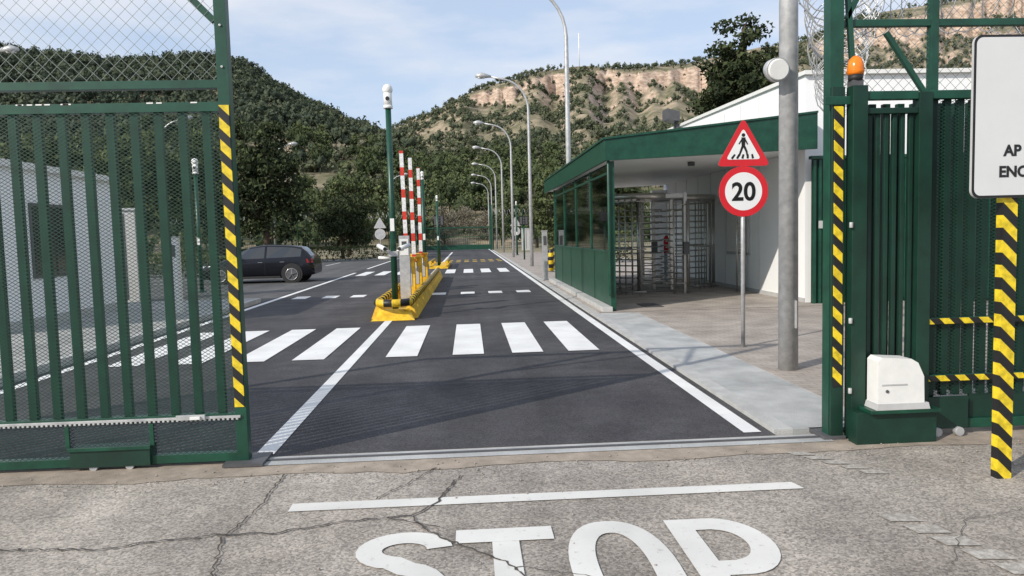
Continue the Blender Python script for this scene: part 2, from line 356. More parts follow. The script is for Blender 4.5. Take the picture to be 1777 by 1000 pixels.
c.build(origin=(0,0,0))

# ------------------------------------------------------------ sliding gate left
GY=5.33
g=MB('sliding_gate')
XL=-6.4
g.box(-1.70,-1.62,GY-.04,GY+.04,.03,4.3,'green')
for xx in (XL,-4.0):g.box(xx,xx+.08,GY-.038,GY+.038,.03,4.3,'green')
g.box(XL,-1.701,GY-.035,GY+.035,4.22,4.3,'green')
g.box(XL,-1.701,GY-.034,GY+.034,2.66,2.715,'green')
g.box(XL,-1.701,GY-.036,GY+.036,2.50,2.565,'green')
g.box(XL,-1.701,GY-.034,GY+.034,.325,.375,'green')
g.box(XL,-1.701,GY-.034,GY+.034,.03,.09,'green')
x=-1.80
while x>XL+.1:
    g.box(x-.028,x+.028,GY-.012,GY+.03,.376,2.5,'green');x-=.163
g.beam((-1.71,GY,3.12),(-2.75,GY,4.21),.045,'green')
g.beam((-3.95,GY,3.12),(-2.95,GY,4.21),.045,'green')
g.box(-1.698,-1.628,GY-.047,GY-.0405,.42,2.54,'hazard')
g.mesh_panel(XL,-1.70,.376,2.5,GY-.03,.042,.62,.0038,'mesh')
g.mesh_panel(XL,-1.70,.09,.325,GY-.03,.042,.62,.004,'mesh')
g.mesh_panel(XL,-1.70,2.715,4.22,GY-.03,.095,1.0,.0032,'link')
g.box(-6.3,-1.66,GY-.055,GY-.036,.345,.362,'galv')
x=-6.3
while x<-1.68:
    g.box(x,x+.016,GY-.055,GY-.036,.332,.3445,'galv');x+=.032
g.box(-2.1,-1.9,GY-.075,GY-.056,.345,.38,'galv');g.box(-2.0,-1.93,GY-.09,GY-.0755,.35,.37,'white2')
g.box(-2.85,-2.3,GY-.06,GY+.06,.03,.17,'green_d');g.box(-2.86,-2.29,GY-.075,GY-.061,.15,.175,'green')
for xx in (-2.88,-2.3):g.box(xx,xx+.03,GY-.05,GY-.036,.17,.325,'green')
for xx in (-2.7,-2.45,-5.5,-5.2):g.tube([(xx,GY-.05,.03),(xx,GY+.03,.03)],.03,'galv',12)
for i in range(14):
    xx=R(-3.4,-1.8);g.box(xx,xx+R(.02,.06),GY-.039,GY-.0365,2.556,2.5655,'white2')
for zc in np.arange(2.8,4.2,.28):g.tube([(-1.66,GY-.05,zc),(-1.66,GY-.041,zc)],.009,'galv',6)
g.build(bevel=.003)

# ------------------------------------------------------------ gate portal at right
g=MB('gate_portal')
g.box(2.655,2.76,GY-.02,GY+.08,0,4.5,'green')
g.box(2.66,2.756,GY-.05,GY-.0205,0,2.6,'green_d');g.box(2.672,2.742,GY-.056,GY-.0505,.4,2.46,'hazard2')
g.box(2.79,2.90,GY-.1,GY+.0,0,2.6,'green_d')
g.box(3.29,3.39,GY-.09,GY+.0,0,2.55,'green_d')
g.box(2.60,2.79,GY-.065,GY-.055,2.47,2.53,'green')
g.box(2.90,3.29,GY-.08,GY-.02,2.50,2.56,'green');g.box(3.39,9,GY-.08,GY-.02,2.50,2.56,'green')
g.box(2.90,3.29,GY-.079,GY-.021,2.40,2.44,'green_d')
g.box(2.80,9,GY+.04,GY+.09,3.05,3.1,'green');g.box(2.8,9,GY+.04,GY+.09,4.3,4.36,'green')
for xx in (3.45,4.3,5.6,7.0,8.9):g.box(xx,xx+.06,GY+.035,GY+.095,0,4.5,'green')
for (A,B) in [((2.8,3.1),(3.45,4.3)),((3.5,4.3),(4.3,3.1)),((4.35,3.1),(5.6,4.3)),((3.1,3.0),(3.4,2.56)),((2.86,2.62),(2.8,3.4))]:
    g.beam((A[0],GY+.03,A[1]),(B[0],GY+.03,B[1]),.035,'green')
g.mesh_panel(2.80,9,2.56,4.3,GY+.065,.08,1.0,.0032,'link')
x=2.93
while x<3.27:
    g.box(x,x+.03,GY-.05,GY-.015,.12,2.4,'green_d');x+=.062
x=3.42
while x<8.9:
    g.box(x,x+.05,GY-.03,GY+.01,.3,2.5,'green_d');x+=.1
x=2.92
while x<8.9:
    g.box(x,x+.055,GY+.12,GY+.16,.3,2.5,'green_d');x+=.11
g.mesh_panel(3.39,9,.3,2.5,GY-.04,.042,.62,.0038,'mesh')
for zc in (.44,.87):
    g.box(3.40,9,GY-.075,GY-.045,zc-.025,zc+.025,'green');g.box(3.392,9,GY-.082,GY-.076,zc-.022,zc+.022,'hazard2')
g.box(3.39,9,GY-.06,GY-.01,.05,.12,'green');g.box(3.39,3.7,GY-.09,GY-.061,.06,.3,'green_d')
g.box(3.75,9,GY-.03,GY+.0,.12,.3,'green_d')
for xx in (3.45,3.62):g.tube([(xx,GY-.12,.04),(xx,GY-.08,.04)],.035,'galv',12)
g.box(2.77,3.37,GY-.22,GY-.101,-.0,.235,'green_d');g.box(2.85,3.37,GY-.27,GY-.1,.236,.262,'green')
g.box(2.60,2.77,GY-.07,GY+.2,.0,.03,'dgrey')
for zc in (.38,.9,1.6):g.tube([(2.775,GY-.11,zc-.02),(2.775,GY-.11,zc+.02)],.014,'galv',8)
g.build(bevel=.003)
g=MB('gate_motor')
g.hexa([(2.89,GY-.27,.263),(3.29,GY-.27,.263),(3.29,GY-.1,.263),(2.89,GY-.1,.263),(2.9,GY-.265,.31),(3.28,GY-.265,.31),(3.28,GY-.105,.31),(2.9,GY-.105,.31)],'grey')
prof=[(2.905,.31),(3.25,.31),(3.245,.5),(3.2,.6),(3.15,.63),(2.93,.645),(2.905,.62)]
f0=[(x,GY-.26,zz) for x,zz in prof];f1=[(x,GY-.11,zz) for x,zz in prof]
g.face(f0,'white2');g.face(f1[::-1],'white2')
for i in range(len(prof)):
    j=(i+1)%len(prof);g.face([f0[j],f0[i],f1[i],f1[j]],'white2')
g.box(2.93,3.12,GY-.264,GY-.2605,.44,.452,'grey');g.tube([(2.97,GY-.268,.4),(2.97,GY-.26,.4)],.012,'dgrey',10)
g.build(bevel=.008)
g=MB('warning_beacon')
g.box(2.79,2.87,GY-.09,GY-.01,2.6,2.64,'dgrey');g.tube([(2.83,GY-.05,2.64),(2.83,GY-.05,2.68)],.05,'black',14)
g.tube([(2.83,GY-.05,2.68),(2.83,GY-.05,2.7),(2.83,GY-.05,2.75),(2.83,GY-.05,2.79),(2.83,GY-.05,2.815)],[.05,.06,.056,.045,.02],'orange',16)
for zq in (2.705,2.725,2.745,2.765):g.tube([(2.83,GY-.05,zq),(2.83,GY-.05,zq+.006)],.0605-(zq-2.7)*.15,'orange',16)
g.build()
def coil(name,p0,p1,r,pitch,th=.004):
    g=MB(name);p0=Vector(p0);p1=Vector(p1);L_=(p1-p0).length;d=(p1-p0).normalized();s_=d.cross(Vector((0,0,1))).normalized()
    n=int(L_/pitch)*14;path=[]
    for i in range(n+1):
        u=i/14*2*math.pi;rr=r*(1+.1*math.sin(i*.37)+.05*math.sin(i*.11));path.append(p0+d*(L_*i/n+.05*math.sin(i*.23))+s_*math.cos(u)*rr+Vector((0,0,1))*math.sin(u)*rr)
    g.tube(path,th,'wire',4)
    for q in path[::2]:
        a_=Vector((R(-1,1),R(-1,1),R(-1,1))).normalized()*.03;b_=a_.cross(Vector((R(-1,1),R(-1,1),R(-1,1)))).normalized()*.009
        g.face([q-a_,q-b_,q+a_,q+b_],'wire')
    return g
coil('razor_wire',(2.95,GY+.3,3.3),(9,GY+.3,3.3),.24,.17).build()
coil('razor_wire',(3.1,6.0,3.7),(6.9,13.5,3.95),.33,.26,.006).build()
g=MB('perimeter_fence')
A=Vector((2.82,5.6,0));B=Vector((6.95,13.7,0));d=(B-A).normalized();L_=(B-A).length
for i in range(5):
    q=A+d*(L_*i/4);g.tube([(q.x,q.y,0),(q.x,q.y,3.6)],.03,'green',8)
for zc in (.1,1.8,3.45):g.tube([(A.x,A.y,zc),(B.x,B.y,zc)],.018,'green',6)
g.mesh_panel(0,L_,.1,3.45,0,.12,1.0,.004,'mesh',dirv=(A,d));g.build()
g=MB('perimeter_fence')
g.box(6.85,16,14.38,14.44,0.03,2.92,'green_d')
x=6.85
while x<16:
    g.box(x,x+.05,14.33,14.379,.05,2.9,'green');x+=.11
g.box(6.8,16,14.32,14.45,2.92,2.98,'green')
g.box(6.95,7.05,14.3,14.329,1.55,1.7,'grey');g.build()

# ------------------------------------------------------------ guard booth
b=MB('entrance_booth')
X0=2.77;Ya=14.15;Yb=23.4
b.box(X0-.22,X0-.03,Ya-.1,Yb+.3,-.05,.14,'kerb')
b.box(X0-.02,X0+.04,Ya+.1,Yb,.1,1.17,'green');b.box(X0-.035,X0+.055,Ya+.1,Yb,1.17,1.215,'green')
b.box(X0-.035,X0+.05,Ya+.1,Yb,.05,.1,'green_d')
b.box(X0-.04,X0+.06,Ya,Ya+.1,.05,2.94,'green')
b.box(X0-.035,X0+.055,Yb,Yb+.1,.05,2.94,'green')
b.tube([(X0-.06,Ya-.03,.35),(X0-.06,Ya-.03,2.95)],.03,'green',10)
for yy in (Ya+2.4,Ya+4.7,Ya+7):b.box(X0-.02,X0+.04,yy,yy+.05,1.216,2.93,'green')
for i in range(5):
    b.box(X0-.028,X0-.021,Ya+1.85*i+.1,Ya+1.85*i+.115,.1,1.17,'green_d')
b.box(X0+.005,X0+.015,Ya+.1,Yb,1.216,2.93,'glass')
b.box(X0-.02,X0+.04,Ya+.1,Yb,2.72,2.76,'green')
b.box(X0+.06,4.0,Yb+.02,Yb+.06,.1,1.2,'green');b.box(X0+.06,4.0,Yb+.035,Yb+.045,1.2,2.9,'glass')
def rz(x):return 3.33+.105*(x-2.6)
def rb(x):return 2.94+.035*(x-2.6)
xa,xb=2.62,6.78;yb2=25.2
b.hexa([(xa,Ya-.12,rb(xa)),(xb,Ya-.12,rb(xb)),(xb,Ya-.06,rb(xb)),(xa,Ya-.06,rb(xa)),(xa,Ya-.12,rz(xa)),(xb,Ya-.12,rz(xb)),(xb,Ya-.06,rz(xb)),(xa,Ya-.06,rz(xa))],'green')
b.box(xa,xa+.06,Ya-.059,yb2,rb(xa),rz(xa)-.002,'green')
b.hexa([(xa-.03,Ya-.15,rz(xa)),(xb,Ya-.15,rz(xb)),(xb,yb2,rz(xb)),(xa-.03,yb2,rz(xa)),(xa-.03,Ya-.15,rz(xa)+.04),(xb,Ya-.15,rz(xb)+.04),(xb,yb2,rz(xb)+.04),(xa-.03,yb2,rz(xa)+.04)],'green')
b.hexa([(xa+.07,Ya-.055,rb(xa)+.05),(xb,Ya-.055,rb(xb)+.05),(xb,yb2,rb(xb)+.05),(xa+.07,yb2,rb(xa)+.05),(xa+.07,Ya-.055,rb(xa)+.09),(xb,Ya-.055,rb(xb)+.09),(xb,yb2,rb(xb)+.09),(xa+.07,yb2,rb(xa)+.09)],'white')
b.tube([(4.9,16,2.98),(4.9,16,3.06)],.08,'dgrey',12)
b.box(3.5,3.9,14.6,15.4,.052,.06,'dgrey')
b.build(bevel=.004)

w=MB('white_building')
w.hexa([(6.8,14.6,0),(17,14.6,0),(17,25.4,0),(6.8,25.4,0),(6.8,14.6,4.6),(17,14.6,4.6),(17,25.4,4.9),(6.8,25.4,4.9)],'white')
w.hexa([(6.74,14.5,4.6),(17.1,14.5,4.6),(17.1,25.5,4.9),(6.74,25.5,4.9),(6.74,14.5,4.68),(17.1,14.5,4.68),(17.1,25.5,4.98),(6.74,25.5,4.98)],'white2')
for yy in np.arange(15.8,25,1.15):w.box(6.792,6.799,yy,yy+.008,.1,4.6,'grey')
w.box(6.78,6.799,14.6,25.4,.03,.14,'grey')
w.box(6.77,6.799,17.5,19.1,.93,2.4,'grey');w.box(6.76,6.7699,17.56,19.04,1.0,2.34,'white2');w.box(6.755,6.7599,18.28,18.32,1.0,2.34,'grey')
w.box(6.3,6.79,25.0,25.3,0.05,2.95,'white')
w.build()
f=MB('floodlight');f.box(6.65,6.7,23.2,23.5,4.75,5.1,'dgrey');f.hexa([(6.3,23.0,5.05),(6.7,23.0,4.98),(6.7,23.6,4.98),(6.3,23.6,5.05),(6.3,23.0,5.38),(6.7,23.0,5.28),(6.7,23.6,5.28),(6.3,23.6,5.38)],'dgrey');f.build()

# turnstiles
def turnstile(cx,cy,flip=1):
    t=MB('full_height_turnstile');H=2.35
    for k_ in range(14):
        th=math.radians(90+ k_*13)*1
        x=cx+flip*.78*math.cos(th);y=cy+.78*math.sin(th)
        t.tube([(x,y,.05),(x,y,H)],.016,'steel',6)
    for zc in (.12,1.15,H-.05):
        path=[(cx+flip*.78*math.cos(math.radians(a_)),cy+.78*math.sin(math.radians(a_)),zc) for a_ in range(90,275,12)]
        t.tube(path,.02,'steel',6)
    t.tube([(cx,cy,H),(cx,cy,H+.14)],.82,'steel',28)
    t.tube([(cx,cy,.05),(cx,cy,H)],.05,'steel',10)
    for a_ in (20,140,260):
        for zc in np.arange(.25,2.25,.155):
            x=cx+.7*math.cos(math.radians(a_));y=cy+.7*math.sin(math.radians(a_))
            t.tube([(cx,cy,zc),(x,y,zc)],.019,'steel',6)
    px_=cx+flip*1.0
    t.box(px_-.04,px_+.04,cy-.65,cy-.57,.05,H+.14,'steel');t.box(px_-.04,px_+.04,cy+.57,cy+.65,.05,H+.14,'steel')
    for zc in np.arange(.3,2.25,.155):t.tube([(px_,cy-.6,zc-.07),(px_-flip*.25,cy-.2,zc-.07),(px_-flip*.25,cy+.2,zc-.07),(px_,cy+.6,zc-.07)],.016,'steel',6)
    t.box(min(cx,px_),max(cx,px_),cy-.62,cy+.62,H+.02,H+.12,'steel')
    t.box(cx-.9,cx+.9,cy-.06,cy+.06,0.051,.06,'dgrey')
    t.box(px_-.07,px_+.07,cy-.75,cy-.66,1.0,1.3,'dgrey')
    t.build()
turnstile(4.25,18.3,1);turnstile(5.8,19.6,-1)
g=MB('turnstile_railing')
for x in (4.95,5.3,6.5,6.7):
    g.tube([(x,17.6,.05),(x,17.6,2.3)],.022,'steel',8)
for z_ in np.arange(.2,2.3,.15):g.tube([(6.5,17.6,z_),(6.7,17.6,z_)],.012,'steel',6)
for z_ in (.3,1.0,1.1,2.2):g.tube([(4.95,17.6,z_),(5.3,17.6,z_)],.016,'steel',6)
for x in np.arange(3.0,3.6,.12):g.tube([(x,18.3,.05),(x,18.3,2.3)],.014,'steel',6)
g.tube([(2.9,18.3,2.3),(3.6,18.3,2.3)],.018,'steel',6);g.build()
g=MB('fire_extinguisher');g.tube([(5.95,22.0,.9),(5.95,22.0,1.35),(5.95,22.0,1.42)],[.08,.08,.03],'red',12);g.tube([(5.95,22.0,1.42),(5.95,22.0,1.5)],.02,'black',8)
g.box(5.9,6.0,22.05,22.08,.05,1.4,'grey');g.tube([(5.97,21.97,1.45),(6.05,21.93,1.2),(6.03,21.92,1.0)],.012,'black',6);g.build()

# ------------------------------------------------------------ traffic signs
def tri(h,w,rr=.04,n=5):
    pts=[(-w/2,0),(w/2,0),(0,h)];out=[]
    for i in range(3):
        p=Vector(pts[i]);a_=(Vector(pts[i-1])-p).normalized();b_=(Vector(pts[(i+1)%3])-p).normalized()
        for j in range(n+1):
            u=j/n;q=(p+a_*rr*2)*(1-u)**2+p*2*u*(1-u)+(p+b_*rr*2)*u*u;out.append((q.x,q.y))
    return out
def polyface(mb,pts,x,z0,y,k): mb.face([(x+p[0],y,z0+p[1]) for p in pts],k)
s=MB('traffic_sign');SX,SY=3.57,9.42
s.tube([(SX,SY+.03,0),(SX,SY+.03,2.9)],.027,'galv',12)
o=tri(.62,.71,.04)
polyface(s,o,SX,2.395,SY,'red')
s.face([(SX+p[0],SY+.004,2.395+p[1]) for p in o][::-1],'galv')
i_=tri(.40,.46,.025);polyface(s,i_,SX,2.395+.085,SY-.002,'signw')
def stroke(mb,a_,b_,w,y,k,w2=None):
    a_=Vector(a_);b_=Vector(b_);d=(b_-a_).normalized();n_=Vector((-d.y,d.x));w2=w2 or w
    pts=[a_-n_*w/2,b_-n_*w2/2,b_+n_*w2/2,a_+n_*w/2];mb.face([(q.x,y,q.y) for q in pts],k)
def disc(mb,cx,cz,r,y,k,n=40):mb.face([(cx+r*math.cos(2*math.pi*i/n),y,cz+r*math.sin(2*math.pi*i/n)) for i in range(n)],k)
yq=SY-.0035;cz=2.395
disc(s,SX+.0,cz+.395,.024,yq,'signk',14)
stroke(s,(SX,cz+.365),(SX-.003,cz+.235),.055,yq,'signk',.045)
stroke(s,(SX-.012,cz+.25),(SX-.06,cz+.125),.032,yq-.0003,'signk',.022)
stroke(s,(SX+.01,cz+.25),(SX+.04,cz+.185),.032,yq-.0005,'signk',.026);stroke(s,(SX+.04,cz+.19),(SX+.05,cz+.125),.026,yq-.0007,'signk',.02)
stroke(s,(SX-.01,cz+.355),(SX-.06,cz+.28),.02,yq-.0009,'signk',.016);stroke(s,(SX+.01,cz+.355),(SX+.055,cz+.275),.02,yq-.0011,'signk',.016)
for xx in (-.155,-.085,-.015,.055,.125):
    stroke(s,(SX+xx,cz+.095),(SX+xx*.8+.012,cz+.15),.03,yq,'signk',.024)
zc=2.07
disc(s,SX,zc,.325,SY,'red',48);s.face([(SX-.325*math.cos(2*math.pi*i/48),SY+.004,zc+.325*math.sin(2*math.pi*i/48)) for i in range(48)],'galv')
disc(s,SX,zc,.245,SY-.002,'signw',48)
for zc2 in (zc+.1,zc-.1,2.55,2.75):s.box(SX-.06,SX+.06,SY+.005,SY+.05,zc2-.015,zc2+.015,'galv')
so=s.build()
text('20',SX,SY-.004,zc-.112,.325,'signk',so,bold=.008,align='CENTER',sx=.98)

s=MB('information_sign');IX,IY=3.285,4.34
for xx in (IX,IX+.95):s.box(xx-.045,xx+.045,IY-.03,IY+.03,0,1.74,'hazard')
bx0,bx1,bz0,bz1=IX-.27,IX+1.18,1.74,2.70
def rrect(x0,x1,z0,z1,r,n=6):
    o=[]
    for cx,cz_,a0 in((x1-r,z1-r,0),(x0+r,z1-r,90),(x0+r,z0+r,180),(x1-r,z0+r,270)):
        for j in range(n+1):
            a_=math.radians(a0+90*j/n);o.append((cx+r*math.cos(a_),cz_+r*math.sin(a_)))
    return o
yy=IY-.06
ro=rrect(bx0,bx1,bz0,bz1,.05)
s.face([(p[0],yy,p[1]) for p in ro][::-1],'signk')
s.face([(p[0],yy+.02,p[1]) for p in ro],'galv')
for i in range(len(ro)):
    p,q=ro[i],ro[(i+1)%len(ro)];s.face([(p[0],yy,p[1]),(q[0],yy,q[1]),(q[0],yy+.02,q[1]),(p[0],yy+.02,p[1])],'grey')
ri=rrect(bx0+.015,bx1-.015,bz0+.015,bz1-.015,.04);s.face([(p[0],yy-.002,p[1]) for p in ri][::-1],'signg')
for xx in(IX,IX+.95):s.box(xx-.04,xx+.04,IY-.03,IY+.03,1.741,2.6,'galv')
so=s.build()
text('AP',IX-.075,yy-.004,1.99,.09,'signk',so,bold=.003,sx=1.0);text('ENC',IX-.105,yy-.004,1.865,.09,'signk',so,name='lettering_lower',bold=.003,sx=1.0)

s=MB('lamp_column')
s.tube([(3.47,7.85,0),(3.47,7.85,.03)],.15,'galv',20);s.tube([(3.47,7.85,.03),(3.47,7.85,9.5)],[.105,.085],'galv',24)
s.box(3.5,3.52,7.74,7.76,.5,.8,'grey')
s.build()
s=MB('floodlight')
s.box(3.24,3.40,7.83,7.86,3.3,3.33,'galv')
s.tube([(3.27,7.86,3.27),(3.27,7.80,3.27),(3.27,7.70,3.24),(3.27,7.64,3.23)],[.05,.1,.125,.125],'galv',20);s.tube([(3.27,7.638,3.23),(3.27,7.62,3.228)],[.115,.1],'white2',20)
s.tube([(3.27,7.9,3.27),(3.27,7.86,3.27)],.045,'galv',12);s.build()

# ------------------------------------------------------------ street lamps
def lamp(x,y,h=9.0,dirx=-1,arm=2.3):
    s=MB('street_lamp')
    s.box(x-.14,x+.14,y-.14,y+.14,0,.03,'galv')
    path=[(x,y,.03),(x,y,h*.5),(x,y,h-1.7)];rr=[.09,.075,.06]
    for a_ in np.linspace(10,80,7):
        q=math.radians(a_);path.append((x+dirx*1.3*(1-math.cos(q)),y,h-1.7+1.45*math.sin(q)));rr.append(.048)
    path.append((x+dirx*(arm-.5),y,h-.12));rr.append(.042)
    s.tube(path,rr,'galv',10)
    hx=x+dirx*(arm-.15)
    s.tube([(x+dirx*(arm-.6),y,h-.13),(x+dirx*(arm-.3),y,h-.09),(hx,y,h-.08),(x+dirx*(arm+.12),y,h-.09)],[.05,.12,.15,.07],'galv',12)
    s.tube([(hx+.15,y,h-.14),(hx-.15,y,h-.14)],[.09,.09],'white2',10)
    s.build()
for yy in (21.9,34.7,49,62.7,77,91,105):lamp(3.02 if yy<30 else 2.95,yy)
lamp(-14.9,58,9,1,1.9);lamp(-18,45,9,1,1.9);lamp(-18.5,29,9,1,1.9)
lamp(-9,88,9,1,2)
# ------------------------------------------------------------ island
s=MB('traffic_island')
x0,x1,ya,yb=-1.88,-1.1,14.45,28
s.box(x0+.1,x1-.1,ya,yb,.0,.1,'yellow')
for sx,xx in((-1,x0+.08),(1,x1-.08)):
    y=ya
    while y<yb-.1:
        s.hexa([(xx-.14,y,.006),(xx+.14,y,.006),(xx+.14,y+.92,.006),(xx-.14,y+.92,.006),(xx-.05,y+.06,.26),(xx+.05,y+.06,.26),(xx+.05,y+.86,.26),(xx-.05,y+.86,.26)],'yellow');y+=.94
    s.tube([(xx,ya-.05,.33),(xx,yb,.33)],.075,'hazy',12)
path=[(x0+.08,ya-.05,.34)]+[((x0+x1)/2-.31*math.cos(a_),ya-.05-.33*math.sin(a_),.34) for a_ in np.linspace(.3,math.pi-.3,9)]+[(x1-.08,ya-.05,.34)]
s.tube(path,.075,'hazx',12)
s.hexa([(x0-.03,ya-.35,.006),(x1+.03,ya-.35,.006),(x1+.0,ya,.006),(x0-.0,ya,.006),(x0+.22,ya-.16,.2),(x1-.22,ya-.16,.2),(x1-.1,ya,.2),(x0+.1,ya,.2)],'yellow')
s.build()
s=MB('traffic_island');s.box(-1.95,-1.05,36,41,.0,.14,'yellow');s.tube([(-1.9,36,.3),(-1.9,41,.3)],.08,'hazy',10);s.tube([(-1.1,36,.3),(-1.1,41,.3)],.08,'hazy',10)
for yy in (36,38.5,41):
    for xx in(-1.9,-1.1):s.box(xx-.05,xx+.05,yy-.05,yy+.05,.14,.3,'yellow')
s.build()
def barrier(x,y,face='yellow',lean=.05,top=3.6):
    s=MB('barrier_gate');s.box(x-.17,x+.17,y-.14,y+.14,.1,1.05,face);s.box(x-.19,x+.19,y-.16,y+.16,1.05,1.1,face);s.box(x-.19,x+.19,y-.16,y+.16,.1,.15,'dgrey')
    s.box(x-.1,x+.1,y-.155,y-.141,.4,.85,'grey')
    s.tube([(x,y-.22,.95),(x,y-.14,.95)],.06,'black',12)
    s.hexa([(x-.05,y-.26,.8),(x+.05,y-.26,.8),(x+.05,y-.22,.8),(x-.05,y-.22,.8),(x-.045+lean,y-.26,top),(x+.045+lean,y-.26,top),(x+.045+lean,y-.22,top),(x-.045+lean,y-.22,top)],'arm');s.build()
barrier(-1.5,18.2,lean=-.05,top=3.65);barrier(-1.38,18.9,lean=-.02,top=3.55);barrier(-1.56,21.4,lean=-.03,top=3.7);barrier(-1.42,22.2,lean=.0,top=3.6)
s=MB('intercom_post');s.box(-1.5,-1.28,16.0,16.2,.1,1.62,'galv');s.box(-1.48,-1.3,15.99,15.999,1.2,1.55,'white2');s.box(-1.44,-1.34,15.983,15.989,1.35,1.5,'dgrey');s.build()
def campole(x,y,h,cams=True,device=True,big=True):
    s=MB('camera_pole');s.tube([(x,y,.1),(x,y,h)],[.062,.055],'green',14);s.tube([(x,y,.1),(x,y,.14)],.13,'green',14)
    s.box(x-.04,x+.04,y-.075,y-.06,h*.42,h*.48,'white2')
    if device:
        q=1 if big else .6
        s.tube([(x,y,h),(x,y,h+.06*q)],.09*q,'white2',14);s.tube([(x,y,h+.06*q),(x,y,h+.3*q)],.08*q,'white2',14);s.sphere((x,y,h+.36*q),.1*q,'white2',14,8,1.1);s.tube([(x-.0,y-.1*q,h+.18*q),(x,y-.07*q,h+.18*q)],.04*q,'black',10)
    if cams:
        for sx in(-1,1):
            s.tube([(x,y,1.32),(x+sx*.2,y-.05,1.34)],.014,'white2',8)
            s.tube([(x+sx*.14,y-.22,1.37),(x+sx*.3,y+.1,1.43)],.045,'white2',12);s.tube([(x+sx*.135,y-.232,1.368),(x+sx*.14,y-.22,1.37)],.036,'black',12)
        s.tube([(x-.05,y,1.18),(x-.3,y+.02,1.2)],.03,'white2',8);s.box(x-.09,x+.09,y-.08,y+.08,1.22,1.32,'grey')
    s.build()
campole(-1.48,14.62,4.08);campole(-1.5,25.2,3.5,False,True,False);campole(-1.5,36.5,3.3,False,True,False);campole(3.4,52,3.6,False,True,False)
def tlight(x,y):
    s=MB('traffic_light');s.tube([(x,y,.05),(x,y,2.1)],.05,'green',10);s.box(x-.25,x+.25,y-.1,y+.1,2.1,2.62,'black')
    for zc in(2.22,2.36,2.5):s.tube([(x,y-.14,zc),(x,y-.1,zc)],.055,'dgrey',12)
    s.box(x-.22,x-.1,y-.13,y-.1,2.15,2.58,'dgrey');s.box(x+.1,x+.22,y-.13,y-.1,2.15,2.58,'dgrey');s.build()
tlight(-1.5,38);tlight(3.3,44);tlight(-4.9,70)
for (x,y) in((3.25,29.3),(3.5,31)):
    s=MB('bollard');s.tube([(x,y,.05),(x,y,.92),(x,y,.97)],[.1,.1,.06],'hazz',14);s.tube([(x,y,.05),(x,y,.08)],.15,'dgrey',14);s.build()
s=MB('intercom_post');s.box(2.42,2.58,24.2,24.4,.05,1.65,'galv');s.box(2.41,2.59,24.18,24.42,1.65,1.68,'grey');s.box(2.45,2.55,24.19,24.199,1.2,1.5,'dgrey');s.build()
s=MB('utility_cabinet');s.box(4.9,5.7,68,68.5,.05,2.0,'grey');s.box(4.87,5.73,67.97,68.53,2.0,2.08,'galv');s.box(5.29,5.31,67.98,67.999,.2,1.9,'dgrey');s.build()
for (x,y) in ((3.7,58),(-5.9,50)):
    s=MB('traffic_sign');s.tube([(x,y,0),(x,y,2.9)],.03,'galv',8)
    polyface(s,tri(.75,.85,.04),x,2.2,y-.04,'grey');polyface(s,tri(.5,.56,.03),x,2.3,y-.044,'galv')
    disc(s,x,1.8,.36,y-.04,'grey',24);disc(s,x,1.8,.28,y-.044,'galv',24);s.build()

# ------------------------------------------------------------ left side
w=MB('white_guardhouse')
w.box(-13,-8.05,12.9,17.4,.1,3.0,'white');w.box(-13.1,-7.95,12.8,17.5,3.0,3.12,'white2');w.box(-13.02,-8.03,12.88,17.42,.1,.28,'grey')
w.box(-8.049,-8.02,14.1,15.6,1.0,2.4,'dgrey');w.box(-8.019,-8.015,14.16,15.54,1.06,2.34,'carglass');w.box(-8.0145,-8.008,14.84,14.88,1.06,2.34,'black')
w.box(-11.5,-10,12.87,12.899,1.05,2.3,'dgrey')
w.build()
s=MB('service_post');x,y,h=-6.25,16.1,1.7
s.box(x-.09,x+.09,y-.09,y+.09,.0,h,'white2');s.box(x-.1,x+.1,y-.1,y+.1,h,h+.03,'grey');s.box(x-.05,x+.05,y-.096,y-.0905,h-.4,h-.15,'dgrey');s.build()
s=MB('utility_cabinet');s.box(-9.6,-9.0,20.6,21.2,.0,2.5,'grey');s.box(-9.65,-8.95,20.55,21.25,2.5,2.56,'galv');s.box(-9.31,-9.29,20.58,20.599,.1,2.4,'dgrey');s.build()
campole(-8.0,22.5,3.6,False,True)

